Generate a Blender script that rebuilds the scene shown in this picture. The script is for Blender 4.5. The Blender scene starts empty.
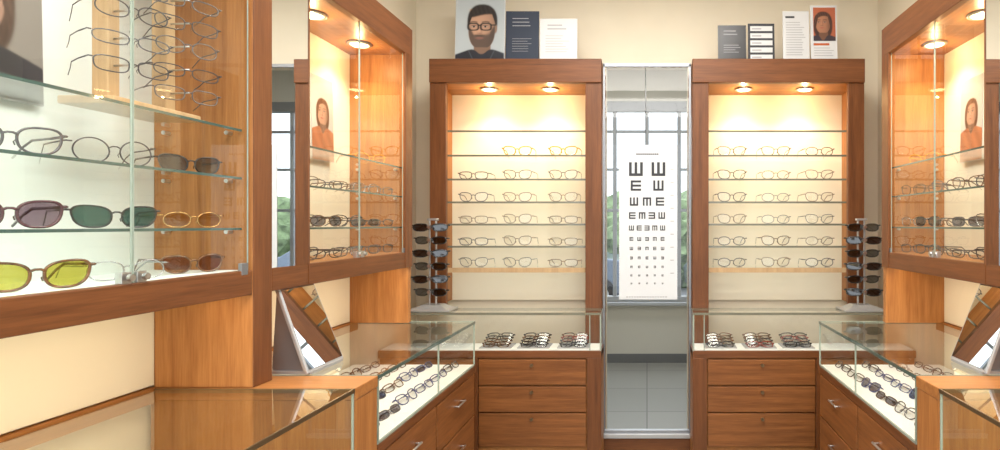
import bpy, math, random, bmesh
import numpy as np
from mathutils import Matrix, Vector
random.seed(7)
sc = bpy.context.scene
try:
    sc.view_settings.view_transform = 'Standard'
except Exception:
    pass

# ------------------------------------------------------------------ materials
def new_mat(name):
    m = bpy.data.materials.new(name); m.use_nodes = True
    nt = m.node_tree; nt.nodes.clear()
    out = nt.nodes.new('ShaderNodeOutputMaterial')
    return m, nt, out

def mat(name, col, rough=0.5, metal=0.0, emis=None, estr=0.0, noise=0.0, nscale=20, spec=0.5, coat=0.0):
    m, nt, out = new_mat(name)
    b = nt.nodes.new('ShaderNodeBsdfPrincipled')
    b.inputs['Base Color'].default_value = (*col, 1)
    b.inputs['Roughness'].default_value = rough
    b.inputs['Metallic'].default_value = metal
    b.inputs['Specular IOR Level'].default_value = spec
    b.inputs['Coat Weight'].default_value = coat
    if emis:
        b.inputs['Emission Color'].default_value = (*emis, 1)
        b.inputs['Emission Strength'].default_value = estr
    if noise > 0:
        tc = nt.nodes.new('ShaderNodeTexCoord')
        n = nt.nodes.new('ShaderNodeTexNoise'); n.inputs['Scale'].default_value = nscale
        nt.links.new(tc.outputs['Object'], n.inputs['Vector'])
        r = nt.nodes.new('ShaderNodeValToRGB')
        r.color_ramp.elements[0].position = 0.3; r.color_ramp.elements[1].position = 0.7
        r.color_ramp.elements[0].color = (*[c*(1-noise) for c in col], 1)
        r.color_ramp.elements[1].color = (*[min(1, c*(1+noise)) for c in col], 1)
        nt.links.new(n.outputs['Fac'], r.inputs['Fac'])
        nt.links.new(r.outputs['Color'], b.inputs['Base Color'])
    nt.links.new(b.outputs[0], out.inputs[0])
    return m

def wood(name, c1, c2, axis='z', rough=0.42):
    m, nt, out = new_mat(name)
    b = nt.nodes.new('ShaderNodeBsdfPrincipled')
    b.inputs['Roughness'].default_value = rough
    b.inputs['Specular IOR Level'].default_value = 0.35
    tc = nt.nodes.new('ShaderNodeTexCoord')
    mp = nt.nodes.new('ShaderNodeMapping')
    s = [26, 26, 26]; s['xyz'.index(axis)] = 1.3
    mp.inputs['Scale'].default_value = s
    n = nt.nodes.new('ShaderNodeTexNoise'); n.inputs['Scale'].default_value = 1.6
    n.inputs['Detail'].default_value = 6; n.inputs['Distortion'].default_value = 0.5
    n2 = nt.nodes.new('ShaderNodeTexNoise'); n2.inputs['Scale'].default_value = 9
    n2.inputs['Detail'].default_value = 3
    nt.links.new(tc.outputs['Object'], mp.inputs['Vector'])
    nt.links.new(mp.outputs[0], n.inputs['Vector']); nt.links.new(mp.outputs[0], n2.inputs['Vector'])
    mx = nt.nodes.new('ShaderNodeMath'); mx.operation = 'MULTIPLY_ADD'; mx.inputs[1].default_value = 0.4
    nt.links.new(n2.outputs['Fac'], mx.inputs[0])
    ms = nt.nodes.new('ShaderNodeMath'); ms.operation = 'MULTIPLY'; ms.inputs[1].default_value = 0.6
    nt.links.new(n.outputs['Fac'], ms.inputs[0]); nt.links.new(ms.outputs[0], mx.inputs[2])
    r = nt.nodes.new('ShaderNodeValToRGB')
    r.color_ramp.elements[0].position = 0.34; r.color_ramp.elements[1].position = 0.66
    r.color_ramp.elements[0].color = (*c1, 1); r.color_ramp.elements[1].color = (*c2, 1)
    nt.links.new(mx.outputs[0], r.inputs['Fac'])
    nt.links.new(r.outputs['Color'], b.inputs['Base Color'])
    nt.links.new(b.outputs[0], out.inputs[0])
    return m

def glassmat(name, tint=(0.97, 0.99, 0.98), base=0.03, k=0.8, gloss=(1, 1, 1)):
    m, nt, out = new_mat(name)
    t = nt.nodes.new('ShaderNodeBsdfTransparent'); t.inputs[0].default_value = (*tint, 1)
    g = nt.nodes.new('ShaderNodeBsdfGlossy'); g.inputs['Color'].default_value = (*gloss, 1)
    g.inputs['Roughness'].default_value = 0.01
    lw = nt.nodes.new('ShaderNodeLayerWeight'); lw.inputs['Blend'].default_value = 0.5
    p = nt.nodes.new('ShaderNodeMath'); p.operation = 'POWER'; p.inputs[1].default_value = 4
    a = nt.nodes.new('ShaderNodeMath'); a.operation = 'MULTIPLY_ADD'
    a.inputs[1].default_value = k; a.inputs[2].default_value = base; a.use_clamp = True
    mx = nt.nodes.new('ShaderNodeMixShader')
    nt.links.new(lw.outputs['Facing'], p.inputs[0]); nt.links.new(p.outputs[0], a.inputs[0])
    nt.links.new(a.outputs[0], mx.inputs[0]); nt.links.new(t.outputs[0], mx.inputs[1]); nt.links.new(g.outputs[0], mx.inputs[2])
    nt.links.new(mx.outputs[0], out.inputs[0])
    return m

def vcol_mat(name):
    m, nt, out = new_mat(name)
    b = nt.nodes.new('ShaderNodeBsdfPrincipled'); b.inputs['Roughness'].default_value = .55
    a = nt.nodes.new('ShaderNodeAttribute'); a.attribute_name = 'print_colour'
    nt.links.new(a.outputs['Color'], b.inputs['Base Color']); nt.links.new(b.outputs[0], out.inputs[0])
    return m

WA, WB = (0.27, 0.100, 0.027), (0.44, 0.190, 0.058)
WZ = wood('cherry_wood_vertical', WA, WB, 'z')
WX = wood('cherry_wood_cross', WA, WB, 'x')
WY = wood('cherry_wood_long', WA, WB, 'y')
MA, MB_ = (0.145, 0.050, 0.014), (0.275, 0.105, 0.032)
MX = wood('cherry_drawer_cross', MA, MB_, 'x')
MY = wood('cherry_drawer_long', MA, MB_, 'y')
DA, DB = (0.100, 0.034, 0.011), (0.195, 0.070, 0.023)
DZ = wood('cherry_frame_vertical', DA, DB, 'z')
DX = wood('cherry_frame_cross', DA, DB, 'x')
DY = wood('cherry_frame_long', DA, DB, 'y')
LIGHTWOOD = wood('beech_wood', (0.42, 0.27, 0.14), (0.55, 0.38, 0.21), 'z', 0.5)
CREAM = mat('cream_wall_paint', (0.77, 0.70, 0.56), 0.8, noise=0.02, nscale=6)
PANEL = mat('cream_panel', (0.83, 0.76, 0.62), 0.6)
PANELN = mat('daylit_cream_panel', (0.76, 0.82, 0.80), 0.6)  # near cabinet panel, cool daylight tint put into its colour
WHITE = mat('white_deck', (0.80, 0.81, 0.80), 0.5)
TAN = mat('tan_deck', (0.42, 0.38, 0.27), 0.6)
CEILM = mat('ceiling_paint', (0.82, 0.80, 0.76), 0.9)
GLASS = glassmat('clear_glass')
SHELFG = glassmat('shelf_glass', (0.95, 0.98, 0.965), 0.05, 0.8)
TOPG = glassmat('counter_glass', (0.93, 0.96, 0.94), 0.07, 0.9)
EDGE = mat('glass_edge_green', (0.06, 0.11, 0.10), 0.15, 0.0, coat=0.5)
EDGEL = mat('glass_edge_pale', (0.30, 0.36, 0.31), 0.15, coat=0.5)
EDGEB = mat('glass_edge_olive', (0.16, 0.16, 0.12), 0.15, coat=0.5)
STEEL = mat('brushed_steel', (0.62, 0.62, 0.63), 0.3, 1.0)
ALU = mat('satin_aluminium', (0.50, 0.51, 0.53), 0.4, 0.7)
ALUD = mat('dark_aluminium', (0.26, 0.27, 0.29), 0.35, 0.7)
BRASS = mat('bronze_trim', (0.22, 0.16, 0.09), 0.35, 0.8)
MIRROR = mat('mirror_silver', (0.86, 0.88, 0.88), 0.01, 1.0)
BLACK = mat('black_plastic', (0.015, 0.015, 0.018), 0.3)
DARK = mat('dark_print', (0.03, 0.032, 0.04), 0.6)
NAVY = mat('navy_print', (0.016, 0.026, 0.05), 0.6)
PAPER = mat('white_paper', (0.78, 0.79, 0.80), 0.7)
CHART = mat('chart_board_white', (0.64, 0.67, 0.71), 0.6)
GREYP = mat('grey_print', (0.36, 0.36, 0.38), 0.7)
LGREYP = mat('pale_grey_print', (0.60, 0.61, 0.62), 0.7)
LAMP = mat('lamp_diffuser', (1, 0.85, 0.55), 0.4, emis=(1.0, 0.74, 0.36), estr=9)
LED = mat('led_diffuser', (1, 0.85, 0.55), 0.4, emis=(1.0, 0.8, 0.5), estr=4)
PLAMP = mat('fill_panel_diffuser', (1, 1, 1), 0.4, emis=(1.0, 0.95, 0.88), estr=2.5)  # glow of the added ceiling panels
PRINT = vcol_mat('photo_print')

def tile_mat():
    m, nt, out = new_mat('grey_floor_tiles')
    b = nt.nodes.new('ShaderNodeBsdfPrincipled'); b.inputs['Roughness'].default_value = 0.4
    b.inputs['Specular IOR Level'].default_value = 0.3
    tc = nt.nodes.new('ShaderNodeTexCoord')
    br = nt.nodes.new('ShaderNodeTexBrick'); br.offset = 0.0
    br.inputs['Scale'].default_value = 1.0
    br.inputs['Brick Width'].default_value = 0.6; br.inputs['Row Height'].default_value = 0.6
    br.inputs['Mortar Size'].default_value = 0.005
    br.inputs['Color1'].default_value = (0.26, 0.265, 0.25, 1); br.inputs['Color2'].default_value = (0.30, 0.30, 0.285, 1)
    br.inputs['Mortar'].default_value = (0.15, 0.15, 0.145, 1)
    nt.links.new(tc.outputs['Object'], br.inputs['Vector'])
    nt.links.new(br.outputs['Color'], b.inputs['Base Color'])
    nt.links.new(b.outputs[0], out.inputs[0])
    return m
TILE = tile_mat()

# ------------------------------------------------------------------ mesh builder
class MB:
    def __init__(s, mats):
        s.v, s.f, s.mi, s.sm = [], [], [], []
        s.mats = mats; s.M = Matrix()
    def idx(s, m):
        if m not in s.mats: s.mats.append(m)
        return s.mats.index(m)
    def add(s, vs, fs, m, smooth=False):
        o = len(s.v)
        s.v += [tuple(s.M @ Vector(p)) for p in vs]
        i = s.idx(m)
        for f in fs:
            s.f.append([o+k for k in f]); s.mi.append(i); s.sm.append(smooth)
    def box(s, x0, x1, y0, y1, z0, z1, m):
        if x0 > x1: x0, x1 = x1, x0
        if y0 > y1: y0, y1 = y1, y0
        if z0 > z1: z0, z1 = z1, z0
        vs = [(x, y, z) for x in (x0, x1) for y in (y0, y1) for z in (z0, z1)]
        s.add(vs, [(0,1,3,2),(4,6,7,5),(0,4,5,1),(2,3,7,6),(0,2,6,4),(1,5,7,3)], m)
    def poly(s, pts, m): s.add(pts, [tuple(range(len(pts)))], m)
    def tube(s, pts, r, m, n=6, closed=False, ref=(0, 1, 0), rr=None):
        pts = [Vector(p) for p in pts]; ref = Vector(ref).normalized()
        vs, fs = [], []; N = len(pts)
        for i, p in enumerate(pts):
            if closed: t = pts[(i+1) % N]-pts[i-1]
            else: t = pts[min(i+1, N-1)]-pts[max(i-1, 0)]
            t.normalize(); b = t.cross(ref); b.normalize(); a = b.cross(t)
            ra, rb = (r, r) if rr is None else rr
            for k in range(n):
                an = 2*math.pi*k/n
                vs.append(p+a*(ra*math.cos(an))+b*(rb*math.sin(an)))
        M = N if closed else N-1
        for i in range(M):
            j = (i+1) % N
            for k in range(n):
                k2 = (k+1) % n
                fs.append((i*n+k, i*n+k2, j*n+k2, j*n+k))
        if not closed:
            fs.append(tuple(range(n))[::-1]); fs.append(tuple((N-1)*n+k for k in range(n)))
        s.add(vs, fs, m, True)
    def cyl(s, c, r, h, m, n=24, axis='z', r2=None):
        r2 = r if r2 is None else r2
        vs = []
        for (rr_, t) in ((r, 0), (r2, h)):
            for k in range(n):
                a = 2*math.pi*k/n; u, w = rr_*math.cos(a), rr_*math.sin(a)
                p = {'z': (c[0]+u, c[1]+w, c[2]+t), 'x': (c[0]+t, c[1]+u, c[2]+w), 'y': (c[0]+u, c[1]+t, c[2]+w)}[axis]
                vs.append(p)
        fs = [(k, (k+1) % n, n+(k+1) % n, n+k) for k in range(n)]
        s.add(vs, fs, m, True)
        s.add(vs[:n], [tuple(range(n))[::-1]], m); s.add(vs[n:], [tuple(range(n))], m)
    def obj(s, name, parent=None, bevel=0):
        me = bpy.data.meshes.new(name); me.from_pydata(s.v, [], s.f)
        for m in s.mats: me.materials.append(m)
        me.polygons.foreach_set('material_index', s.mi)
        me.polygons.foreach_set('use_smooth', s.sm); me.update()
        o = bpy.data.objects.new(name, me); sc.collection.objects.link(o)
        if parent: o.parent = parent
        if bevel:
            b = o.modifiers.new('bevel', 'BEVEL'); b.width = bevel; b.segments = 2; b.limit_method = 'ANGLE'
        return o

def empty(name, loc=(0, 0, 0)):
    e = bpy.data.objects.new(name, None); e.empty_display_size = 0.1
    sc.collection.objects.link(e); return e

def lamp(kind, name, loc, energy, col, parent=None, **kw):
    l = bpy.data.lights.new(name, kind); l.energy = energy; l.color = col
    rot = kw.pop('rot', None)
    for k, v in kw.items(): setattr(l, k, v)
    o = bpy.data.objects.new(name, l); o.location = loc
    if rot: o.rotation_euler = rot
    sc.collection.objects.link(o)
    if parent: o.parent = parent
    return o
WARM = (1.0, 0.76, 0.46)
NEUT = (1.0, 0.94, 0.84)

def downlight(par, i, x, y, z, e=10, col=WARM, glow=.12):
    b = MB([])
    pts = [(x+.046*math.cos(a*math.pi/12), y+.046*math.sin(a*math.pi/12), z-.004) for a in range(24)]
    b.tube(pts, .007, STEEL, 6, True, (0, 0, 1))
    b.cyl((x, y, z-.010), .034, .008, LAMP, 24, 'z', .042)
    b.obj('downlight_%d' % i, par)
    lamp('SPOT', 'downlight_lamp_%d' % i, (x, y, z-.02), e, col, par, spot_size=math.radians(125), spot_blend=.9, shadow_soft_size=.02)
    if glow: lamp('POINT', 'downlight_glow_%d' % i, (x, y, z-.05), e*glow, (1, .68, .32), par, shadow_soft_size=.004)

# ------------------------------------------------------------------ eyewear
def lensmat(name, c, base=.05): return glassmat(name, c, base, .5)
L_CLEAR = lensmat('lens_clear', (.95, .96, .96), .05)
L_GREEN = lensmat('lens_green', (.04, .14, .12)); L_GREY = lensmat('lens_grey', (.22, .23, .28))
L_PURP = lensmat('lens_purple', (.28, .20, .26)); L_YEL = lensmat('lens_yellow', (.60, .54, .10))
L_BRN = lensmat('lens_brown', (.38, .16, .05)); L_BLUE = lensmat('lens_blue', (.04, .08, .20))
L_TYEL = lensmat('lens_amber', (.62, .46, .20)); L_BLK = lensmat('lens_dark', (.03, .04, .06), .1)
F_BLK = mat('acetate_black', (.012, .012, .014), .15, coat=.5)
F_TORT = mat('acetate_tortoise', (.12, .05, .018), .15, coat=.5, noise=.7, nscale=60)
F_PURP = mat('acetate_plum', (.07, .025, .035), .15, coat=.5)
F_GOLD = mat('metal_gold', (.60, .38, .15), .25, 1.0)
F_SIL = mat('metal_silver', (.42, .43, .45), .25, 1.0)
F_GUN = mat('metal_gunmetal', (.08, .08, .09), .3, .8)
F_CLR = mat('acetate_crystal', (.52, .45, .34), .15, coat=.5)
F_AMB = mat('acetate_amber', (.60, .28, .03), .15, coat=.5)
F_GREY = mat('acetate_grey', (.09, .09, .10), .15, coat=.5)
F_TAUPE = mat('acetate_taupe', (.26, .20, .15), .15, coat=.5)
F_RED = mat('acetate_red', (.25, .04, .03), .15, coat=.5)
F_BLUE = mat('acetate_blue', (.03, .06, .18), .15, coat=.5)

def glasses(b, loc, rot=0, sc_=1.36, frame=F_BLK, lens=L_CLEAR, shape='wayf', thick=.0024, folded=False, n=20, pitch=0, seg=6, tl=1.0):
    old = b.M
    b.M = Matrix.Translation(loc) @ Matrix.Rotation(rot, 4, 'Z') @ Matrix.Rotation(pitch, 4, 'X') @ Matrix.Scale(sc_, 4)
    a, h, p, sk = {'wayf': (.026, .0195, 2.6, .13), 'round': (.0235, .0220, 2.0, 0), 'rect': (.027, .0155, 3.2, .06),
                   'slim': (.028, .0135, 2.6, .05), 'aviator': (.027, .024, 2.4, .16), 'oval': (.026, .018, 2.2, 0)}[shape]
    cx = a+.0075; zc = h+thick
    for sg in (-1, 1):
        rim = []
        for k in range(n):
            t = 2*math.pi*k/n; c, s_ = math.cos(t), math.sin(t)
            x = a*math.copysign(abs(c)**(2/p), c); z = h*math.copysign(abs(s_)**(2/p), s_)
            x *= 1+sk*z/h
            if sk > .1: x += sg*.002*z/h
            if sk > .1 and z > 0: z += sg*x*.07
            yy = .006*(((sg*cx+x)/.062)**2)
            rim.append((sg*cx+x, yy, zc+z))
        b.tube(rim, thick, frame, seg, True, (0, 1, 0))
        b.poly(rim, lens)
        xe = sg*(cx+a*(1+sk*.6)); xh = sg*(cx+a+.0075); zt = zc+h*.62; y0 = .006
        b.tube([(xe, y0, zt), (xh, y0+.001, zt), (xh, y0+.008, zt)], thick*1.1, frame, seg, False, (0, 0, 1))
        if not folded:
            b.tube([(xh, y0+.006, zt), (xh+sg*.002, .05*tl, zt-.001), (xh, .095*tl, zt-.002), (xh-sg*.003, .112*tl, zt-.012), (xh-sg*.006, .135*tl, .0035)],
                   thick*.8, frame, seg, False, (1, 0, 0), rr=(thick*.6, thick*1.2))
        else:
            yb = .012 if sg > 0 else .018
            b.tube([(xh, y0+.006, zt), (xh-sg*.006, yb+.004, zt), (-sg*.03, yb+.006, zt-.003), (-sg*.052, yb+.005, .006)],
                   thick*.8, frame, seg, False, (0, 0, 1))
        b.tube([(sg*.0075, .001, zc-.001), (sg*.0065, .006, zc-.004), (sg*.0085, .007, zc-.009)], thick*.5, frame, 4, False, (1, 0, 0))
    g = cx-a*1.0
    b.tube([(-g-.001, 0, zc+h*.30), (-g*.4, -.001, zc+h*.44), (g*.4, -.001, zc+h*.44), (g+.001, 0, zc+h*.30)], thick, frame, seg, False, (0, 1, 0))
    if shape == 'aviator':
        b.tube([(-cx*.8, 0, zc+h*.98), (cx*.8, 0, zc+h*.98)], thick*.8, frame, seg, False, (0, 1, 0))
    b.M = old

# ------------------------------------------------------------------ room shell
def simple(name, boxes, m, bevel=0):
    b = MB([])
    for bx in boxes: b.box(*bx, m)
    return b.obj(name, None, bevel)
RZ = 3.0
b = MB([]); b.box(-2.6, 2.6, -2.2, 5.85, -.1, 0, TILE); b.obj('floor')
simple('ceiling', [(-2.6, 2.6, -2.2, 5.85, RZ, RZ+.1)], CEILM)
simple('wall_left', [(-1.57, -1.475, -2.2, 3.58, 0, RZ)], CREAM)
simple('wall_right', [(1.475, 1.57, -2.2, 3.58, 0, RZ)], CREAM)
simple('wall_back', [(-2.5, -.262, 3.58, 3.68, 0, RZ), (.262, 2.5, 3.58, 3.68, 0, RZ), (-.262, .262, 3.58, 3.68, 2.42, RZ)], CREAM)
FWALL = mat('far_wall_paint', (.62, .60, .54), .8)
wx = 1.75; wz0, wz1 = .62, 2.66
simple('wall_far', [(-2.5, -wx, 5.7, 5.82, 0, RZ), (wx, 2.5, 5.7, 5.82, 0, RZ), (-wx, wx, 5.7, 5.82, 0, wz0), (-wx, wx, 5.7, 5.82, wz1, RZ)], FWALL)
simple('wall_far_left', [(-2.6, -2.5, 3.58, 5.82, 0, RZ)], FWALL)
simple('wall_far_right', [(2.5, 2.6, 3.58, 5.82, 0, RZ)], FWALL)
simple('baseboard_far', [(-2.5, 2.5, 5.685, 5.7, 0, .09)], mat('grey_baseboard', (.10, .105, .11), .5))
simple('wall_front', [(-1.57, -1.3, -2.2, -2.1, 0, RZ), (1.3, 1.57, -2.2, -2.1, 0, RZ), (-1.3, 1.3, -2.2, -2.1, 2.7, RZ), (-1.3, 1.3, -2.2, -2.1, 0, .4)], CREAM)  # unseen wall; its opening is added to let in sky fill

WFR = mat('window_frame_white', (.40, .43, .48), .4)
WFRG = mat('window_frame_grey', (.20, .22, .25), .4)
b = MB([])
b.box(-wx, wx, 5.72, 5.80, wz0, wz0+.05, WFR); b.box(-wx, wx, 5.70, 5.80, wz1-.10, wz1, WFRG)
for x in (-wx+.03, -1.38, -1.0, -.66, -.33, 0, .33, .66, 1.0, 1.38, wx-.03): b.box(x-.02, x+.02, 5.74, 5.78, wz0+.05, wz1-.1, WFR)
for z in (2.36, 1.97, 1.55): b.box(-wx, wx, 5.745, 5.775, z-.014, z+.014, WFR)
b.box(-wx-.03, wx+.03, 5.62, 5.72, wz0-.03, wz0, WFR)
b.obj('window_1', None, .003)
b = MB([])
for x in (-1.28, 0, 1.28): b.box(x-.02, x+.02, -2.19, -2.13, .4, 2.7, WFR)
b.box(-1.3, 1.3, -2.19, -2.13, .4, .44, WFR); b.box(-1.3, 1.3, -2.19, -2.13, 2.66, 2.7, WFR)
b.obj('added_fill_window')  # unseen shopfront bars, added with the opening for cool fill light

e = empty('glass_partition')
b = MB([]); b.box(-.257, .257, 3.26, 3.34, 0, .16, DX); b.box(-.257, .257, 3.25, 3.34, .16, .185, ALU); b.obj('plinth', e, .002)
b = MB([]); b.box(-.257, -.245, 3.27, 3.285, .185, 2.34, ALUD); b.box(.245, .257, 3.27, 3.285, .185, 2.34, ALUD)
b.box(-.257, .257, 3.27, 3.285, 2.325, 2.345, ALUD); b.box(-.245, .245, 3.27, 3.285, .185, .2, ALUD); b.obj('frame', e, .001)
b = MB([]); b.poly([(-.245, 3.278, .2), (.245, 3.278, .2), (.245, 3.278, 2.325), (-.245, 3.278, 2.325)], GLASS); b.obj('pane', e)

# eye chart
e = empty('eye_chart')
cy = 3.235
b = MB([]); b.box(-.161, .175, cy, cy+.004, .97, 1.862, CHART); b.obj('chart_board', e)
b = MB([]); b.tube([(-.007, cy+.002, 1.86), (-.007, cy+.02, 2.33)], .0022, ALUD, 6, False, (1, 0, 0)); b.obj('hanging_wire', e)
b = MB([])
def E(cx, cz, s, r):
    t = s/5
    for (u0, u1, v0, v1) in ((-2.5, -1.5, -2.5, 2.5), (-1.5, 2.5, 1.5, 2.5), (-1.5, 2.5, -.5, .5), (-1.5, 2.5, -2.5, -1.5)):
        ps = [(u0, v0), (u1, v0), (u1, v1), (u0, v1)]
        out = []
        for (u, v) in ps:
            for _ in range(r): u, v = -v, u
            out.append((cx+u*t, cy-.0012, cz+v*t))
        b.poly(out, DARK)
ccx = .000
def zy(y): return 1.4+(225-y)/173.5
rows = [(169, .080, [-.064, .066], (1, 1)), (185.5, .060, [-.064, .066], (0, 1)), (201.5, .048, [-.075, 0, .075], (1, 3, 0)), (215.5, .038, [-.085, -.028, .028, .085], (0, 3, 2, 1)),
        (228, .029, [-.09, -.045, 0, .045, .09], (1, 0, 2, 3, 1))]
for (y, s, xs, rs) in rows:
    for x, r in zip(xs, rs): E(ccx+x, zy(y), s, r)
for j, y in enumerate((239, 248.5, 258, 267, 275.5, 283.5)):
    for k in range(5): E(ccx+(-.09+.045*k), zy(y), (.022, .019, .016, .013, .011, .009)[j], (k+j) % 4)
for k in range(11): b.box(ccx-.062+.012*k, ccx-.062+.012*k+.008, cy-.0012, cy, zy(154)-.005, zy(154)+.005, DARK)
for k in range(16): b.box(ccx-.12+.015*k, ccx-.12+.015*k+.010, cy-.0012, cy, .982, .987, GREYP)
for j in range(9): b.box(ccx+.135, ccx+.155, cy-.0012, cy, 1.72-.075*j, 1.724-.075*j, GREYP)
b.obj('symbols', e)

# ------------------------------------------------------------------ back cabinets
SH = [1.955, 1.812, 1.672, 1.538, 1.408, 1.278, 1.150]
def back_cabinet(sg):
    e = empty('display_cabinet')
    xo, xi = 1.258, .262
    yf, yb = 3.24, 3.575
    b = MB([])
    for x0, x1 in ((xo-.095, xo), (xi, xi+.095)):
        b.box(sg*x0, sg*x1, yf, yf+.03, .9235 if x0 > 1 else 0, 2.352, DZ)
    b.box(sg*(xo-.02), sg*xo, yf+.03, yb, .9235, 2.352, WZ)
    b.box(sg*xi, sg*(xi+.02), yf+.03, yb, 0, 2.352, WZ)
    b.obj('posts', e, .003)
    b = MB([]); b.box(sg*xi, sg*xo, yf-.012, yf+.03, 2.222, 2.36, DX)
    b.obj('top_beam', e, .004)
    b = MB([]); b.box(sg*(xi+.02), sg*(xo-.02), yf+.03, yb, 2.225, 2.35, WX); b.obj('canopy', e)
    b = MB([]); b.box(sg*(xi+.02), sg*(xo-.02), yb-.015, yb, .9235, 2.225, PANEL); b.obj('back_panel', e)
    b = MB([]); c = MB([])
    for i, z in enumerate(SH):
        x0, x1 = sorted((sg*(xi+.06), sg*(xo-.06)))
        b.poly([(x0, yf+.045, z), (x1, yf+.045, z), (x1, yb-.02, z), (x0, yb-.02, z)], SHELFG)
        if i < 6: c.box(x0, x1, yf+.041, yf+.047, z-.011, z, EDGEB)
        else: c.box(x0, x1, yf+.035, yf+.05, z-.028, z-.001, LIGHTWOOD)
    b.obj('glass_shelves', e); c.obj('shelf_edges', e)
    for i, x in enumerate((.585, .955)): downlight(e, i+1, sg*x, yf+.15, 2.225, 16)
    g = MB([])
    fs = [F_GREY, F_TAUPE, F_TAUPE, F_GUN, F_TAUPE, F_TORT, F_GUN]
    for r, z in enumerate(SH[1:]):
        for k, px in enumerate((473, 517, 563) if sg < 0 else (732, 776, 820)):
            if r == 0 and k == 0 and sg < 0: continue
            x = (px-647)/168.0
            f = random.choice(fs)
            if r == 0: f = F_AMB if sg < 0 else F_TORT
            if r in (1,) and k == 0: f = F_BLK
            glasses(g, (x, yf+.10, z+.0005), random.uniform(-.05, .05), 1.36, f, L_CLEAR, random.choice(['wayf', 'rect', 'oval', 'wayf']), .0026 if r == 0 and sg < 0 else (.0013 if f is F_GUN else .0019), n=16, seg=5)
    g.obj('eyeglasses_rows', e)
    return e
back_cabinet(-1); back_cabinet(1)

def back_counter(sg):
    e = empty('glass_display_counter')
    yf, yb = 3.06, 3.235; xi, xo = .250, 1.47
    b = MB([])
    b.box(sg*xi, sg*xo, yf+.02, yb, .08, .70, WX)
    b.box(sg*(xi+.02), sg*(xo-.02), yf+.05, yb, 0, .08, BLACK)
    b.box(sg*xi, sg*xo, yf, yb, .672, .712, DX)
    b.box(sg*xi, sg*(xi+.078), yf, yf+.02, .08, .672, DZ)
    b.box(sg*.925, sg*.945, yf, yf+.02, .08, .672, DZ)
    b.obj('carcass', e, .002)
    zs = [(.525, .664), (.378, .517), (.19, .370)]
    for i, (z0, z1) in enumerate(zs):
        b = MB([]); b.box(sg*.333, sg*.921, yf-.002, yf+.018, z0, z1, MX)
        b.cyl((sg*.63, yf-.014, z1-.03), .009, .012, BRASS, 16, 'y')
        b.obj('drawer_%d' % (i+1), e, .003)
    b = MB([]); b.box(sg*(xi+.01), sg*(xo-.01), yf+.01, yb-.005, .712, .718, WHITE); b.obj('deck', e)
    b = MB([])
    x0, x1 = sorted((sg*(xi+.004), sg*(xo-.005)))
    b.poly([(x0, yf, .92), (x1, yf, .92), (x1, yb, .92), (x0, yb, .92)], TOPG)
    b.poly([(x0, yf+.003, .712), (x1, yf+.003, .712), (x1, yf+.003, .92), (x0, yf+.003, .92)], GLASS)
    b.poly([(sg*(xi+.004), yf, .712), (sg*(xi+.004), yb, .712), (sg*(xi+.004), yb, .92), (sg*(xi+.004), yf, .92)], GLASS)
    b.obj('glass_panels', e)
    b = MB([])
    b.box(x0, x1, yf-.003, yf+.003, .908, .921, EDGEB)
    b.box(x0, x1, yb-.004, yb, .905, .920, EDGEB)
    b.box(sg*xi, sg*(xi+.008), yf-.002, yf+.006, .712, .908, EDGEL)
    b.box(sg*.31, sg*.315, yf, yf+.004, .712, .908, EDGEL)
    b.obj('glass_edges', e)
    g = MB([]); t = MB([])
    for k, x in enumerate((.84, .63, .41)):
        t.box(sg*(x-.088), sg*(x+.088), yf+.03, yf+.155, .718, .722, GREYP)
        for j in range(4):
            f = random.choice([F_BLK, F_TORT, F_RED, F_BLK, F_GREY])
            glasses(g, (sg*x, yf+.04+.032*j, .7225+.010*j), 0, 1.14, f, L_CLEAR, 'rect', .0024, True, 14, pitch=-.75, seg=5)
    t.obj('trays', e); g.obj('eyeglasses_tray_stock', e)
back_counter(-1); back_counter(1)

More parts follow.
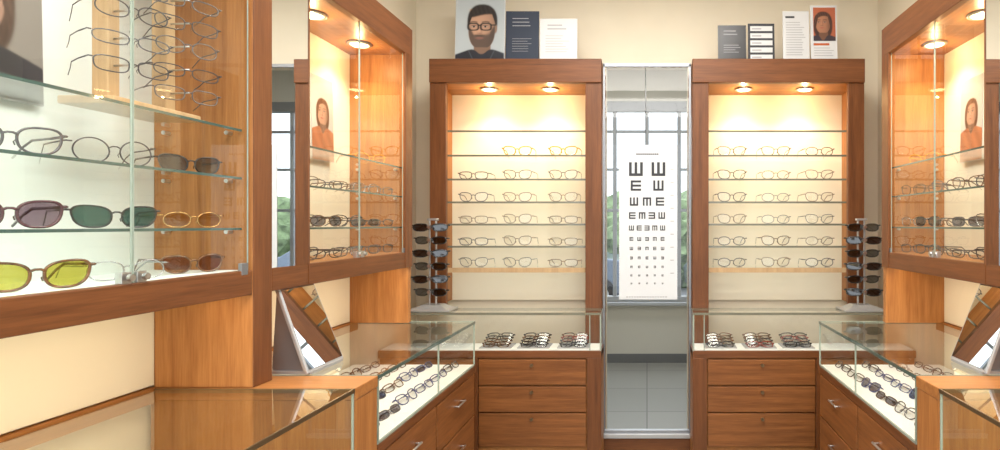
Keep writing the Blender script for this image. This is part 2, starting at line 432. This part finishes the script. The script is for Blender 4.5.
# ------------------------------------------------------------------ side upper cabinets
XF, XW = 1.16, 1.462
SHS = [1.680, 1.540, 1.392]
def side_cabinet(sg, y0, y1, near):
    e = empty('eyewear_showcase')
    zb0, zb1, zt0, zt1 = 1.195, 1.268, 2.225, 2.36
    pm = PANELN if near else PANEL
    b = MB([])
    b.box(sg*(XW-.012), sg*XW, y0, y1, zb0, 2.36, pm); b.box(sg*(XW-.012), sg*XW, y0, y1, .93, zb0, PANEL); b.obj('back_panel', e)
    b = MB([])
    b.box(sg*XF, sg*(XF+.025), y0, y1, zb0, zb1, DY)
    b.box(sg*(XF-.006), sg*(XF+.025), y0, y1, zt0, zt1, DY); b.obj('beams', e, .003)
    b = MB([]); b.box(sg*(XF+.025), sg*(XW-.012), y0, y1, zb0+.02, zb1, WY if not near else PANELN)
    b.box(sg*(XF+.025), sg*(XW-.012), y0, y1, zt0+.005, zt1, WY); b.obj('boards', e)
    b = MB([])
    if near:
        b.box(sg*XF, sg*(XW-.012), y1, y1+.083, .922, 2.36, WZ)
        b.box(sg*(XF-.003), sg*(XF+.004), y1+.001, y1+.082, .922, 2.359, DZ)
    else:
        b.box(sg*(XF+.004), sg*(XW-.012), y1, y1+.03, .922, 2.36, WZ)
        b.box(sg*(XF-.004), sg*(XF+.006), y1-.045, y1+.03, zb0, 2.36, DZ)
    b.obj('end_panel', e, .002)
    b = MB([]); c = MB([])
    ys0, ys1 = y0+.01, y1-.005
    if not near: ys0 = y0+.19
    for z in SHS:
        b.poly([(sg*(XF+.03), ys0, z), (sg*(XF+.03), ys1, z), (sg*(XW-.015), ys1, z), (sg*(XW-.015), ys0, z)], SHELFG)
        c.box(sg*(XF+.028), sg*(XF+.032), ys0, ys1, z-.007, z, EDGE)
        c.cyl((sg*(XF+.06), ys1-.02, z-.012), .006, .02, STEEL, 10, 'y')
        c.cyl((sg*(XW-.06), ys1-.02, z-.012), .006, .02, STEEL, 10, 'y')
    b.obj('glass_shelves', e); c.obj('shelf_edges', e)
    b = MB([]); c = MB([])
    if near: segs = [(y0+.005, .84), (.845, 1.272), (1.277, y1-.004)]
    else: segs = [(y0+.192, 2.278), (2.284, y1-.046)]
    xd = XF+.012
    for (a, d) in segs:
        b.poly([(sg*xd, a, zb1), (sg*xd, d, zb1), (sg*xd, d, zt0), (sg*xd, a, zt0)], GLASS)
        for yy in (a, d): c.box(sg*(xd-.002), sg*(xd+.002), yy-.0012, yy+.0012, zb1, zt0, EDGEL)
    for (a, d) in segs[1:]:
        for dy in (-.022, .016):
            c.box(sg*(xd-.008), sg*(xd+.008), a+dy-.014, a+dy+.010, zb1+.0, zb1+.026, STEEL)
            c.cyl((sg*(xd-.014), a+dy-.002, zb1+.014), .008, .008, STEEL, 14, 'x')
    c.box(sg*(xd-.013), sg*(xd-.002), y1-.045, y1-.020, zb1-.012, zb1+.022, ALUD)
    b.obj('glass_doors', e); c.obj('door_fittings', e, .001)
    if not near:
        b = MB([])
        ya, yb_ = y0+.001, y0+.186
        b.box(sg*(XF+.003), sg*(XF+.024), ya, yb_, zb0+.003, 2.36, DZ)
        b.poly([(sg*(XF+.001), ya, zb0+.003), (sg*(XF+.0), yb_, zb0+.003), (sg*(XF+.0), yb_, 2.36), (sg*(XF+.001), ya, 2.36)], MIRROR)
        b.box(sg*(XF-.002), sg*(XF+.02), y0+.186, y0+.192, zb0+.003, 2.36, DZ)
        b.obj('mirror_panel', e)
        ls = [2.20, 2.56]
    else: ls = [.70, 1.0, 1.3]
    for i, y in enumerate(ls): downlight(e, i+1, sg*(XF+.155), y, zt0+.005, 13 if not near else 6, WARM if not near else NEUT, .12 if not near else 0)
    b = MB([]); b.box(sg*(XF+.06), sg*(XF+.085), y0+.05, y1-.05, zb0+.012, zb0+.02, LED); b.obj('led_strip', e)
    lamp('AREA', 'led_strip_lamp', (sg*(XF+.072), (y0+y1)/2, zb0+.008), 1.5, (1, .76, .48), e, shape='RECTANGLE', size=.03, size_y=(y1-y0-.1))
    return e
for sg in (-1, 1):
    side_cabinet(sg, .45, 1.647, True)
    side_cabinet(sg, 1.732, 2.73, False)

for sg in (-1, 1):
    g = MB([])
    for r, z in enumerate((1.540, 1.392, 1.268)):
        for k, y in enumerate((2.03, 2.19, 2.35, 2.50, 2.64)):
            f = random.choice([F_GREY, F_BLK, F_SIL, F_GUN, F_TORT, F_TAUPE])
            glasses(g, (sg*1.25, y, z+.001), math.radians(72)*(-sg), 1.18, f, L_GREY if r == 1 and k % 2 else L_CLEAR, random.choice(['wayf', 'rect', 'oval', 'slim']), .0017, n=14, seg=5)
    glasses(g, (sg*1.28, 2.60, 1.681), math.radians(60)*(-sg), 1.2, F_AMB, L_CLEAR, 'wayf', .002, n=14, seg=5)
    g.obj('eyeglasses_shelf_stock')

A = math.radians
def single(name, loc, rot, **kw):
    g = MB([]); glasses(g, (0, 0, 0), 0, n=32, **kw); o = g.obj(name); o.location = loc; o.rotation_euler = (0, 0, rot); return o
items = [
 ('eyeglasses', (1.235, 1.085, 1.5405), 72, dict(frame=F_GREY, lens=L_CLEAR, shape='wayf', thick=.0018, sc_=1.34)),
 ('eyeglasses', (1.245, 1.31, 1.5405), 64, dict(frame=F_GUN, lens=L_CLEAR, shape='round', thick=.0012, sc_=1.30)),
 ('eyeglasses', (1.245, 1.53, 1.5405), 64, dict(frame=F_BLK, lens=L_GREY, shape='wayf', thick=.0019, sc_=1.16)),
 ('sunglasses', (1.235, 1.085, 1.3925), 72, dict(frame=F_PURP, lens=L_PURP, shape='wayf', thick=.0022, sc_=1.34)),
 ('sunglasses', (1.245, 1.315, 1.3925), 62, dict(frame=F_BLK, lens=L_GREEN, shape='wayf', thick=.0018, sc_=1.26)),
 ('sunglasses', (1.245, 1.54, 1.3925), 64, dict(frame=F_GOLD, lens=L_TYEL, shape='oval', thick=.0014, sc_=1.12)),
 ('sunglasses', (1.225, 1.125, 1.2685), 68, dict(frame=F_TORT, lens=L_YEL, shape='wayf', thick=.0021, sc_=1.40)),
 ('eyeglasses', (1.245, 1.345, 1.2685), 64, dict(frame=F_SIL, lens=L_CLEAR, shape='oval', thick=.0013, sc_=1.22)),
 ('sunglasses', (1.245, 1.54, 1.2685), 64, dict(frame=F_TORT, lens=L_BRN, shape='wayf', thick=.0023, sc_=1.16)),
]
for sg in (-1, 1):
    for (nm, l, r, kw) in items: single(nm, (sg*l[0], l[1], l[2]), A(r)*(-sg), **kw)

# wooden frame rack with wire eyeglasses
sg = -1
e = empty('eyeglass_display_rack')
b = MB([])
b.box(sg*1.23, sg*1.36, 1.29, 1.545, 1.681, 1.70, LIGHTWOOD)
b.box(sg*1.275, sg*1.315, 1.325, 1.355, 1.70, 2.18, LIGHTWOOD)
b.box(sg*1.275, sg*1.315, 1.485, 1.515, 1.70, 2.18, LIGHTWOOD)
b.obj('wooden_stand', e, .003)
g = MB([])
for y, zs in ((1.34, (1.757, 1.822, 1.887, 1.952, 2.017, 2.082)), (1.50, (1.728, 1.79, 1.852, 1.914, 1.976, 2.038, 2.10))):
    for i, z in enumerate(zs):
        glasses(g, (sg*1.228, y, z), A(62), 1.14, (F_GUN, F_GREY, F_GUN, F_GREY)[(i+(y > 1.4)) % 4], L_CLEAR, ('rect', 'slim', 'oval')[i % 3], .0013, n=26, tl=.95)
        g.tube([(sg*1.275, y, z+.024), (sg*1.226, y, z+.026)], .0025, STEEL, 6, False, (0, 0, 1))
g.obj('wire_eyeglasses', e)

# ------------------------------------------------------------------ side counters
XC = .857
def side_counter(sg, y0, y1, near):
    e = empty('glass_display_counter')
    xo = XW-.002; dz = .70
    b = MB([])
    b.box(sg*(XC+.02), sg*xo, y0, y1, .08, dz-.005, WY)
    b.box(sg*(XC+.06), sg*xo, y0+.01, y1-.01, 0, .08, BLACK)
    b.box(sg*XC, sg*xo, y0, y1, dz-.035, dz, DY)
    b.obj('carcass', e, .002)
    b = MB([]); n = 2
    w = (y1-y0)/n
    for i in range(n):
        a, d = y0+w*i+.006, y0+w*(i+1)-.006
        for j, (z0, z1) in enumerate(((.46, dz-.04), (.09, .452))):
            b.box(sg*(XC+.002), sg*(XC+.022), a, d, z0, z1, MY)
            zc = z1-.07; yc = (a+d)/2
            b.tube([(sg*(XC-.018), yc-.05, zc), (sg*(XC-.018), yc+.05, zc)], .005, STEEL, 8, False, (0, 0, 1))
            for q in (-.042, .042): b.tube([(sg*(XC+.004), yc+q, zc), (sg*(XC-.018), yc+q, zc)], .004, STEEL, 6, False, (0, 0, 1))
    b.obj('drawer_fronts', e, .003)
    b = MB([]); b.box(sg*(XC+.008), sg*(xo-.004), y0+.006, y1-.006, dz, dz+.006, TAN if near else WHITE); b.obj('deck', e)
    b = MB([])
    X0, X1 = sg*XC, sg*(xo-.02)
    b.poly([(X0, y0, .92), (X0, y1, .92), (X1, y1, .92), (X1, y0, .92)], TOPG)
    b.poly([(sg*(XC+.004), y0, dz), (sg*(XC+.004), y1, dz), (sg*(XC+.004), y1, .92), (sg*(XC+.004), y0, .92)], GLASS)
    b.poly([(X0, y1-.003, dz), (X1, y1-.003, dz), (X1, y1-.003, .92), (X0, y1-.003, .92)], GLASS)
    b.poly([(X0, y0+.003, dz), (X1, y0+.003, dz), (X1, y0+.003, .92), (X0, y0+.003, .92)], GLASS)
    b.obj('glass_panels', e)
    b = MB([])
    b.box(sg*(XC-.002), sg*(XC+.003), y0, y1, .909, .921, BRASS if near else EDGE)
    b.box(X0, X1, y1-.005, y1, .909, .921, BRASS if near else EDGEL)
    b.box(X0, X1, y0, y0+.005, .909, .921, BRASS if near else EDGEL)
    ym = y0+(y1-y0)*.52
    for yy in (y0+.003, ym, y1-.006): b.box(sg*XC, sg*(XC+.006), yy, yy+.004, dz, .909, EDGEL)
    b.box(sg*XC, sg*(XC+.006), y0, y1, dz, dz+.008, EDGEL)
    b.box(X1, sg*xo, y0, y1, .88, .925, WY)
    b.obj('glass_edges', e)
    if not near:
        g = MB([])
        for i in range(4):
            for k in range(6):
                y = y0+.095+k*(y1-y0-.19)/5; x = XC+.07+i*.13
                f = random.choice([F_BLK, F_BLUE, F_GREY, F_BLK, F_TORT]) if i < 2 else random.choice([F_GREY, F_SIL, F_TORT, F_GREY])
                glasses(g, (sg*x, y, dz+.0065), A(84)*(-sg), 1.1, f, random.choice([L_BLUE, L_GREY, L_CLEAR]) if i < 2 else L_CLEAR, random.choice(['wayf', 'rect', 'slim']), .0022, True, 14, pitch=-.7, seg=5)
        g.obj('eyeglasses_case_stock', e)
for sg in (-1, 1):
    side_counter(sg, .5, 1.640, True)
    side_counter(sg, 1.785, 2.79, False)
    b = MB([]); b.box(sg*(XC-.002), sg*(XW-.002), 1.644, 1.781, .885, .921, WX)
    b.box(sg*XC, sg*(XW-.002), 1.646, 1.779, 0, .885, WZ); b.obj('counter_divider', None, .003)

# small leaning mirrors on the counters
def table_mirror(sg):
    e = empty('tabletop_mirror')
    P = lambda x, y, z: Vector((sg*x, y, z))
    A0, B0 = P(1.080, 1.775, .926), P(1.080, 1.985, .926)
    A1, B1 = P(1.185, 1.785, 1.205), P(1.185, 1.975, 1.205)
    n = (B0-A0).cross(A1-A0).normalized()
    if n.x*sg > 0: n = -n
    def slab(b, q, d0, d1, m):
        vs = [p+n*d0 for p in q]+[p+n*d1 for p in q]
        b.add(vs, [(0,1,2,3), (7,6,5,4), (0,4,5,1), (1,5,6,2), (2,6,7,3), (3,7,4,0)], m)
    q = [A0, B0, B1, A1]
    b = MB([]); slab(b, q, -.006, .006, ALU); b.obj('frame', e, .002)
    c = sum(q, Vector())/4
    qi = [c+(p-c)*.93 for p in q]
    b = MB([]); slab(b, qi, .0062, .0075, MIRROR); b.obj('mirror_glass', e)
    b = MB([])
    vs = []
    for y in (1.80, 1.96):
        vs += [P(1.10, y, .93), P(1.20, y, .93), P(1.205, y, .94), P(1.19, y, 1.19), P(1.178, y, 1.17)]
    F_ = [(0,1,2,3,4), (9,8,7,6,5)]+[(i, (i+1) % 5, 5+(i+1) % 5, 5+i) for i in range(5)]
    b.add(vs, F_, ALUD)
    b.box(sg*1.07, sg*1.215, 1.79, 1.97, .9225, .932, ALU)
    b.obj('easel_stand', e)
table_mirror(-1); table_mirror(1)

# ------------------------------------------------------------------ sunglass racks
def rack(sg):
    e = empty('sunglasses_rack'); x, y = sg*1.205, 3.145
    b = MB([])
    b.box(x-.12, x+.12, y-.078, y+.078, .9215, .932, ALU)
    vs = [(x-.10, y-.06, .932), (x+.10, y-.06, .932), (x+.10, y+.06, .932), (x-.10, y+.06, .932),
          (x-.05, y-.02, .955), (x+.05, y-.02, .955), (x+.05, y+.05, .955), (x-.05, y+.05, .955)]
    b.add(vs, [(0,1,5,4), (1,2,6,5), (2,3,7,6), (3,0,4,7), (4,5,6,7)], ALU)
    b.obj('base', e, .003)
    b = MB([])
    for q in (-.022, .014): b.box(x+q, x+q+.008, y+.0, y+.014, .955, 1.43, ALU)
    b.box(x-.03, x+.03, y-.004, y+.018, 1.425, 1.437, ALU)
    for i in range(6):
        z = 1.003+i*.072
        b.tube([(x, y+.01, z+.024), (x, y-.045, z+.026)], .005, STEEL, 6, False, (0, 0, 1))
        b.box(x-.022, x+.022, y, y+.012, z+.014, z+.034, ALU)
        b.cyl((x, y-.055, z+.026), .010, .008, STEEL, 12, 'y')
    b.obj('column', e, .002)
    g = MB([])
    for i in range(6):
        z = 1.003+i*.072
        glasses(g, (x, y-.035, z), .16*(1 if i % 2 else -1), 1.45, F_BLK, L_BLK, 'slim', .0026, True, n=16)
    g.obj('sunglasses', e)
rack(-1); rack(1)

# ------------------------------------------------------------------ posters (printed portraits, colour stored on the sheet mesh)
def sm(d, w): return 1/(1+np.exp(np.clip(d/w*4, -40, 40)))
def mixc(img, mask, col):
    col = np.asarray(col, float)
    return img*(1-mask[..., None])+col*mask[..., None]
def se(x, z, cx, cz, a, c, p=2.0):
    return ((np.abs((x-cx)/a)**p+np.abs((z-cz)/c)**p)**(1/p)-1)*min(a, c)
def paint_portrait(x, z, kind, bg, cloth, hair, skin, px=.05):
    H = np.zeros(x.shape+(3,)); H[:] = bg
    H *= (1-.18*np.clip((x+1)/3, -1, 1))[..., None]
    skin = np.array(skin); W = px
    man = kind == 'man'
    light = np.clip(1.06-.34*((x+.40)**2)-.10*np.abs(z), .34, 1.12)
    if not man:
        d = se(x, z, 0, -.25, .95, 1.40, 2.4); H = mixc(H, sm(d, .08), np.array(hair)*.8)
        strands = .5+.5*np.sin(x*42+3*np.sin(z*3)); H = mixc(H, sm(d, .08)*strands*.3, np.array(hair)*1.8)
    # neck first, collar and shoulders over it
    d = np.maximum(np.abs(x-.04)-.46, z+.3)
    H = mixc(H, sm(d, W), skin*.40)
    notch = (.42 if man else .75)*np.exp(-(x/.34)**2)
    sh = (-.90 if man else -1.05)-.42*np.abs(x)**1.15*.72-.35*np.maximum(np.abs(x)-1.55, 0)**1.5*3-notch
    m = sm(z-sh, W); H = mixc(H, m, np.array(cloth)); H = mixc(H, m*np.clip(.5+.5*np.sin(x*5+z*3), 0, 1)*.25, np.array(cloth)*2.2)
    if man:
        for q in (-1, 1):      # lapel edges
            d = np.maximum(np.abs(x*q-.62-(z+1.3)*.5)-.03, np.maximum(z+1.15, -(z+2.3)))
            H = mixc(H, sm(d, W)*.6, (.07, .08, .10))
        d = se(x, z, .04, .34, .80, .88, 2.3); H = mixc(H, sm(d, .07), hair)
        H = mixc(H, sm(se(x, z, .74, -.02, .10, .22), W), skin*.5)
    jaw = .72*np.where(z < -.1, np.sqrt(np.clip(1-((z+.1)/.92)**2*.93, 0, 1))**.75, 1-.10*np.clip(z, 0, 1)**2)
    d = np.maximum(np.abs(x)-jaw, np.abs(z)-1.0)
    fm = sm(d, W)
    col = skin[None, None, :]*light[..., None]
    H = H*(1-fm[..., None])+col*fm[..., None]
    x0 = x; x = x+.12
    for q in (-1, 1):
        H = mixc(H, fm*np.exp(-(((x-q*.32)/.24)**2+((z-.14)/.15)**2))*.40, skin*.42)
    H = mixc(H, fm*np.exp(-(((x0-.60)/.18)**2+((z+.30)/.45)**2))*.5, skin*.38)
    H = mixc(H, fm*np.exp(-(((x-.10)/.06)**2+((z+.02)/.26)**2))*.45, skin*.45)
    H = mixc(H, fm*np.exp(-(((x+.03)/.06)**2+((z+.02)/.28)**2))*.35, np.minimum(skin*1.35, .95))
    H = mixc(H, fm*np.exp(-((x/.15)**2+((z+.25)/.04)**2))*.6, skin*.3)
    if man:
        bl = -.30-.08*np.cos(x*4)+.42*np.clip((np.abs(x0)-.42)/.3, 0, 1)
        H = mixc(H, fm*sm(z-bl, .16)*.84, np.array(hair)*1.5+.008)
        H = mixc(H, fm*sm(se(x, z, 0, -.37, .30, .06, 2.4), .05)*.8, np.array(hair)*1.4)
    H = mixc(H, fm*sm(se(x, z, 0, -.50, .20, .055), .04)*.8, (.26, .11, .09) if man else (.38, .08, .06))
    H = mixc(H, fm*np.exp(-((x/.2)**2+((z+.50)/.012)**2))*.7, (.06, .02, .02))
    for q in (-1, 1):
        H = mixc(H, fm*sm(se(x, z, q*.31, .10, .12, .042), .04)*.7, (.36, .32, .30))
        H = mixc(H, fm*sm(se(x, z, q*.31, .10, .052, .05), .02), (.02, .012, .01))
        H = mixc(H, fm*np.exp(-(((x-q*.31)/.15)**2+((z-.145)/.02)**2))*.9, (.02, .015, .012))
        br = .30+.05*np.cos((x-q*.33)*6)
        H = mixc(H, fm*sm(np.maximum(np.abs(x-q*.33)-.20, np.abs(z-br)-.03), .05)*.85, np.array(hair)*.9)
    x = x0
    if man: hl = .64+.10*np.sin(x*2.4+.6)-.50*np.clip((np.abs(x)-.55)/.2, 0, 1)
    else: hl = .74-.55*(x-.12)**2-1.0*np.clip((np.abs(x)-.50)/.25, 0, 1.6)
    d = np.maximum(-(z-hl), se(x, z, .02, .32, .80, .93, 2.4) if man else se(x, z, 0, -.1, .92, 1.28, 2.3))
    hm = sm(d, .07); H = mixc(H, hm, hair); H = mixc(H, hm*(.5+.5*np.sin(x*26+z*9))*.30, np.array(hair)*2.6+.01)
    if man:
        x = x+.12
        for q in (-1, 1):
            r = np.abs(se(x, z, q*.345, .09, .28, .175, 3.2))-.030
            H = mixc(H, sm(r, .03), (.008, .008, .01))
        H = mixc(H, sm(np.maximum(np.abs(x)-.08, np.abs(z-.17)-.03), .02), (.008, .008, .01))
        H = mixc(H, sm(np.maximum(np.abs(x-.74)-.14, np.abs(z-.18)-.03), .02), (.008, .008, .01))
    return H
def printed_sheet(F, u0, u1, v0, v1, nx, ny, fn, d=.006):
    us = np.linspace(u0, u1, nx); vs = np.linspace(v0, v1, ny)
    U, V = np.meshgrid(us, vs); col = np.clip(fn(U, V), 0, 1)
    base = len(F.b.v)
    F.b.add([(float(U[j, i]), -d, float(V[j, i])) for j in range(ny) for i in range(nx)],
            [(j*nx+i, j*nx+i+1, (j+1)*nx+i+1, (j+1)*nx+i) for j in range(ny-1) for i in range(nx-1)], PRINT)
    F.cols.append((base, col.reshape(-1, 3)))
class Flat:
    def __init__(s, M): s.b = MB([]); s.b.M = M; s.l = .0045; s.cols = []
    def rect(s, x0, x1, z0, z1, m):
        s.l += .0001; s.b.poly([(x0, -s.l, z0), (x1, -s.l, z0), (x1, -s.l, z1), (x0, -s.l, z1)], m)
def lines(F, x0, x1, z1, n, dz, h, m):
    for i in range(n): F.rect(x0, x0+(x1-x0)*random.uniform(.6, 1), z1-dz*i-h, z1-dz*i, m)
def poster(name, x, y, z, w, h, bg, fn=None, rotz=0, tilt=-.06):
    M = Matrix.Translation((x, y, z)) @ Matrix.Rotation(rotz, 4, 'Z') @ Matrix.Rotation(tilt, 4, 'X')
    F = Flat(M); F.b.box(-w/2, w/2, -.004, .004, 0, h, bg)
    if fn: fn(F, w, h)
    o = F.b.obj(name)
    if F.cols:
        at = o.data.color_attributes.new('print_colour', 'FLOAT_COLOR', 'POINT')
        arr = np.ones((len(F.b.v), 4), dtype=np.float32)
        for base, c in F.cols: arr[base:base+len(c), :3] = c
        at.data.foreach_set('color', arr.ravel())
    return o
TOP = 2.3615
yp = 3.29
def X(px, s=171.0): return (px-647)/s
HD = (.014, .010, .009)
poster('man_portrait_poster', X(479), yp, TOP, .292, .42, LGREYP, lambda F, w, h: printed_sheet(F, -w/2+.003, w/2-.003, .003, h-.003, 150, 210,
       lambda U, V: paint_portrait((U-.010)/.108, (V-.195)/.116, 'man', (.42, .47, .50), (.010, .012, .020), HD, (.46, .27, .18))))
def navyf(F, w, h):
    lines(F, -w*.3, w*.35, h*.86, 3, .022, .004, GREYP); lines(F, -w*.3, w*.3, h*.45, 6, .015, .002, GREYP)
poster('navy_brochure', X(521.5), yp, TOP, .195, .30, NAVY, navyf)
def whf(F, w, h):
    lines(F, -w*.3, w*.35, h*.86, 2, .022, .008, GREYP); lines(F, -w*.35, w*.35, h*.6, 7, .016, .003, GREYP)
poster('white_leaflet', X(558), yp, TOP, .22, .255, LGREYP, lambda F, w, h: (F.rect(-w/2+.004, w/2-.004, .004, h-.004, LGREYP), whf(F, w, h)))
def blk(F, w, h):
    lines(F, -w*.3, w*.3, h*.85, 2, .02, .005, GREYP); lines(F, -w*.3, w*.35, h*.45, 4, .014, .003, GREYP)
poster('black_leaflet', X(732.5), yp, TOP, .165, .215, BLACK, blk)
def rackf(F, w, h):
    for i in range(5):
        F.rect(-w*.42, w*.42, h*.04+i*h*.19, h*.04+i*h*.19+h*.13, LGREYP); F.rect(-w*.36, 0, h*.08+i*h*.19, h*.08+i*h*.19+h*.04, GREYP)
poster('price_card_board', X(762), yp, TOP, .155, .225, DARK, rackf)
poster('text_leaflet', X(797), yp, TOP, .155, .30, LGREYP, lambda F, w, h: (F.rect(-w*.4, -w*.05, h*.86, h*.90, DARK), lines(F, -w*.38, w*.38, h*.78, 14, .015, .004, GREYP)))
REDD = mat('rust_print', (.45, .10, .03), .7)
def redf(F, w, h):
    printed_sheet(F, -w*.40, w*.44, h*.36, h*.96, 60, 80, lambda U, V: paint_portrait((U+.005)/.058, (V-h*.68)/.058, 'w', (.42, .11, .05), (.03, .02, .03), (.05, .018, .012), (.36, .16, .09)))
    F.rect(-w*.40, w*.2, h*.28, h*.32, REDD); lines(F, -w*.38, w*.38, h*.24, 4, .015, .004, GREYP)
poster('photo_leaflet', X(825), yp, TOP, .155, .335, LGREYP, redf)
def woman(bg, cloth, hair, skin, s, cx, cz, nx=90, ny=150):
    return lambda F, w, h: printed_sheet(F, -w/2+.003, w/2-.003, .003, h-.003, nx, ny, lambda U, V: paint_portrait((U-cx)/s, (V-cz)/s, 'w', bg, cloth, hair, skin))
for sg in (-1, 1):
    poster('woman_portrait_poster', sg*1.436, 1.175, 1.6815, .31, .50, GREYP, woman((.24, .22, .20), (.025, .025, .030), (.06, .035, .025), (.50, .31, .23), .088, -.012*sg, .225, 120, 200), A(90)*(-sg), -.02)
    poster('redhead_portrait_poster', sg*1.432, 2.47, 1.6815, .17, .37, LGREYP, woman((.50, .49, .47), (.30, .12, .06), (.10, .045, .025), (.42, .25, .18), .052, 0, .215), A(90)*(-sg), -.02)
    poster('black_brochure', sg*1.25, 2.45, TOP, .22, .3, BLACK, blk, A(90)*(-sg))

# ------------------------------------------------------------------ exterior
ASPH = mat('asphalt', (.26, .27, .29), .9, noise=.1)
b = MB([]); b.box(-25, 25, 5.85, 40, -.25, -.15, ASPH); b.obj('street_ground')
LEAF = mat('hedge_leaves', (.20, .27, .14), .8, noise=.5, nscale=6)
def hedge(x, y, r, zc):
    bm = bmesh.new(); bmesh.ops.create_icosphere(bm, subdivisions=4, radius=r)
    for v in bm.verts:
        v.co *= 1+random.uniform(-.13, .13)
        v.co.z = v.co.z*.8+zc; v.co.x += x; v.co.y += y
    me = bpy.data.meshes.new('bush'); bm.to_mesh(me); bm.free(); me.materials.append(LEAF)
    o = bpy.data.objects.new('bush', me); sc.collection.objects.link(o)
for k in range(10): hedge(-8+k*1.9, 15+random.uniform(-1, 1), 1.5+random.uniform(-.2, .2), .9)
CARP = mat('car_paint', (.15, .19, .26), .3, .3, coat=.6)
CARG = mat('car_window', (.04, .05, .07), .1)
def car(x, y):
    e = empty('parked_car'); b = MB([])
    prof = [(-2.1, .35), (-2.15, .7), (-2.0, .85), (-1.35, .95), (-.75, 1.38), (.75, 1.4), (1.45, .98), (2.1, .9), (2.15, .5), (2.1, .35)]
    L = len(prof)
    vs = [(x+p[0], y-.85, p[1]-.15) for p in prof]+[(x+p[0], y+.85, p[1]-.15) for p in prof]
    b.add(vs, [tuple(range(L)), tuple(range(2*L-1, L-1, -1))]+[(i, i+L, (i+1) % L+L, (i+1) % L) for i in range(L)], CARP)
    b.poly([(x-1.2, y-.86, .82), (x-.7, y-.86, 1.17), (x+.7, y-.86, 1.19), (x+1.25, y-.86, .84)], CARG)
    b.obj('body', e, .03); b = MB([])
    for q in (-1.35, 1.35): b.cyl((x+q, y-.9, .18), .33, .2, BLACK, 24, 'y'); b.cyl((x+q, y+.7, .18), .33, .2, BLACK, 24, 'y'); b.cyl((x+q, y-.91, .18), .2, .03, ALU, 20, 'y')
    b.obj('wheels', e)
car(-2.2, 10.5); car(2.9, 10.8)

# ------------------------------------------------------------------ lights
def fill_panel(x, y, w, l, en, col=(1, .96, .90)):  # unseen ceiling panel, added to brighten the room
    e = empty('added_ceiling_panel'); b = MB([])
    b.box(x-w/2, x+w/2, y-l/2, y+l/2, RZ-.02, RZ-.001, PLAMP); b.box(x-w/2-.03, x+w/2+.03, y-l/2-.03, y+l/2+.03, RZ-.012, RZ-.0005, ALU)
    b.obj('fill_diffuser', e)
    lamp('AREA', 'fill_panel_lamp', (x, y, RZ-.03), en, col, e, shape='RECTANGLE', size=w, size_y=l)
fill_panel(0, .6, 1.2, 1.2, 44); fill_panel(0, 2.2, 1.4, .9, 40); fill_panel(0, -1.0, 1.2, 1.2, 42, (1, .98, .94)); fill_panel(0, 4.6, 1.2, .6, 16, (1, .97, .93))
w = bpy.data.worlds.new('sky_world'); sc.world = w; w.use_nodes = True
bg = w.node_tree.nodes['Background']; bg.inputs[0].default_value = (.88, .94, 1.0, 1); bg.inputs[1].default_value = 2.5

# ------------------------------------------------------------------ camera
cd = bpy.data.cameras.new('camera'); cam = bpy.data.objects.new('camera', cd); sc.collection.objects.link(cam)
cam.location = (0, 0, 1.4); cam.rotation_euler = (math.pi/2, 0, 0)
cd.sensor_width = 36; cd.lens = 560/1000*36; cd.shift_x = -.147; cd.clip_start = .02
sc.camera = cam
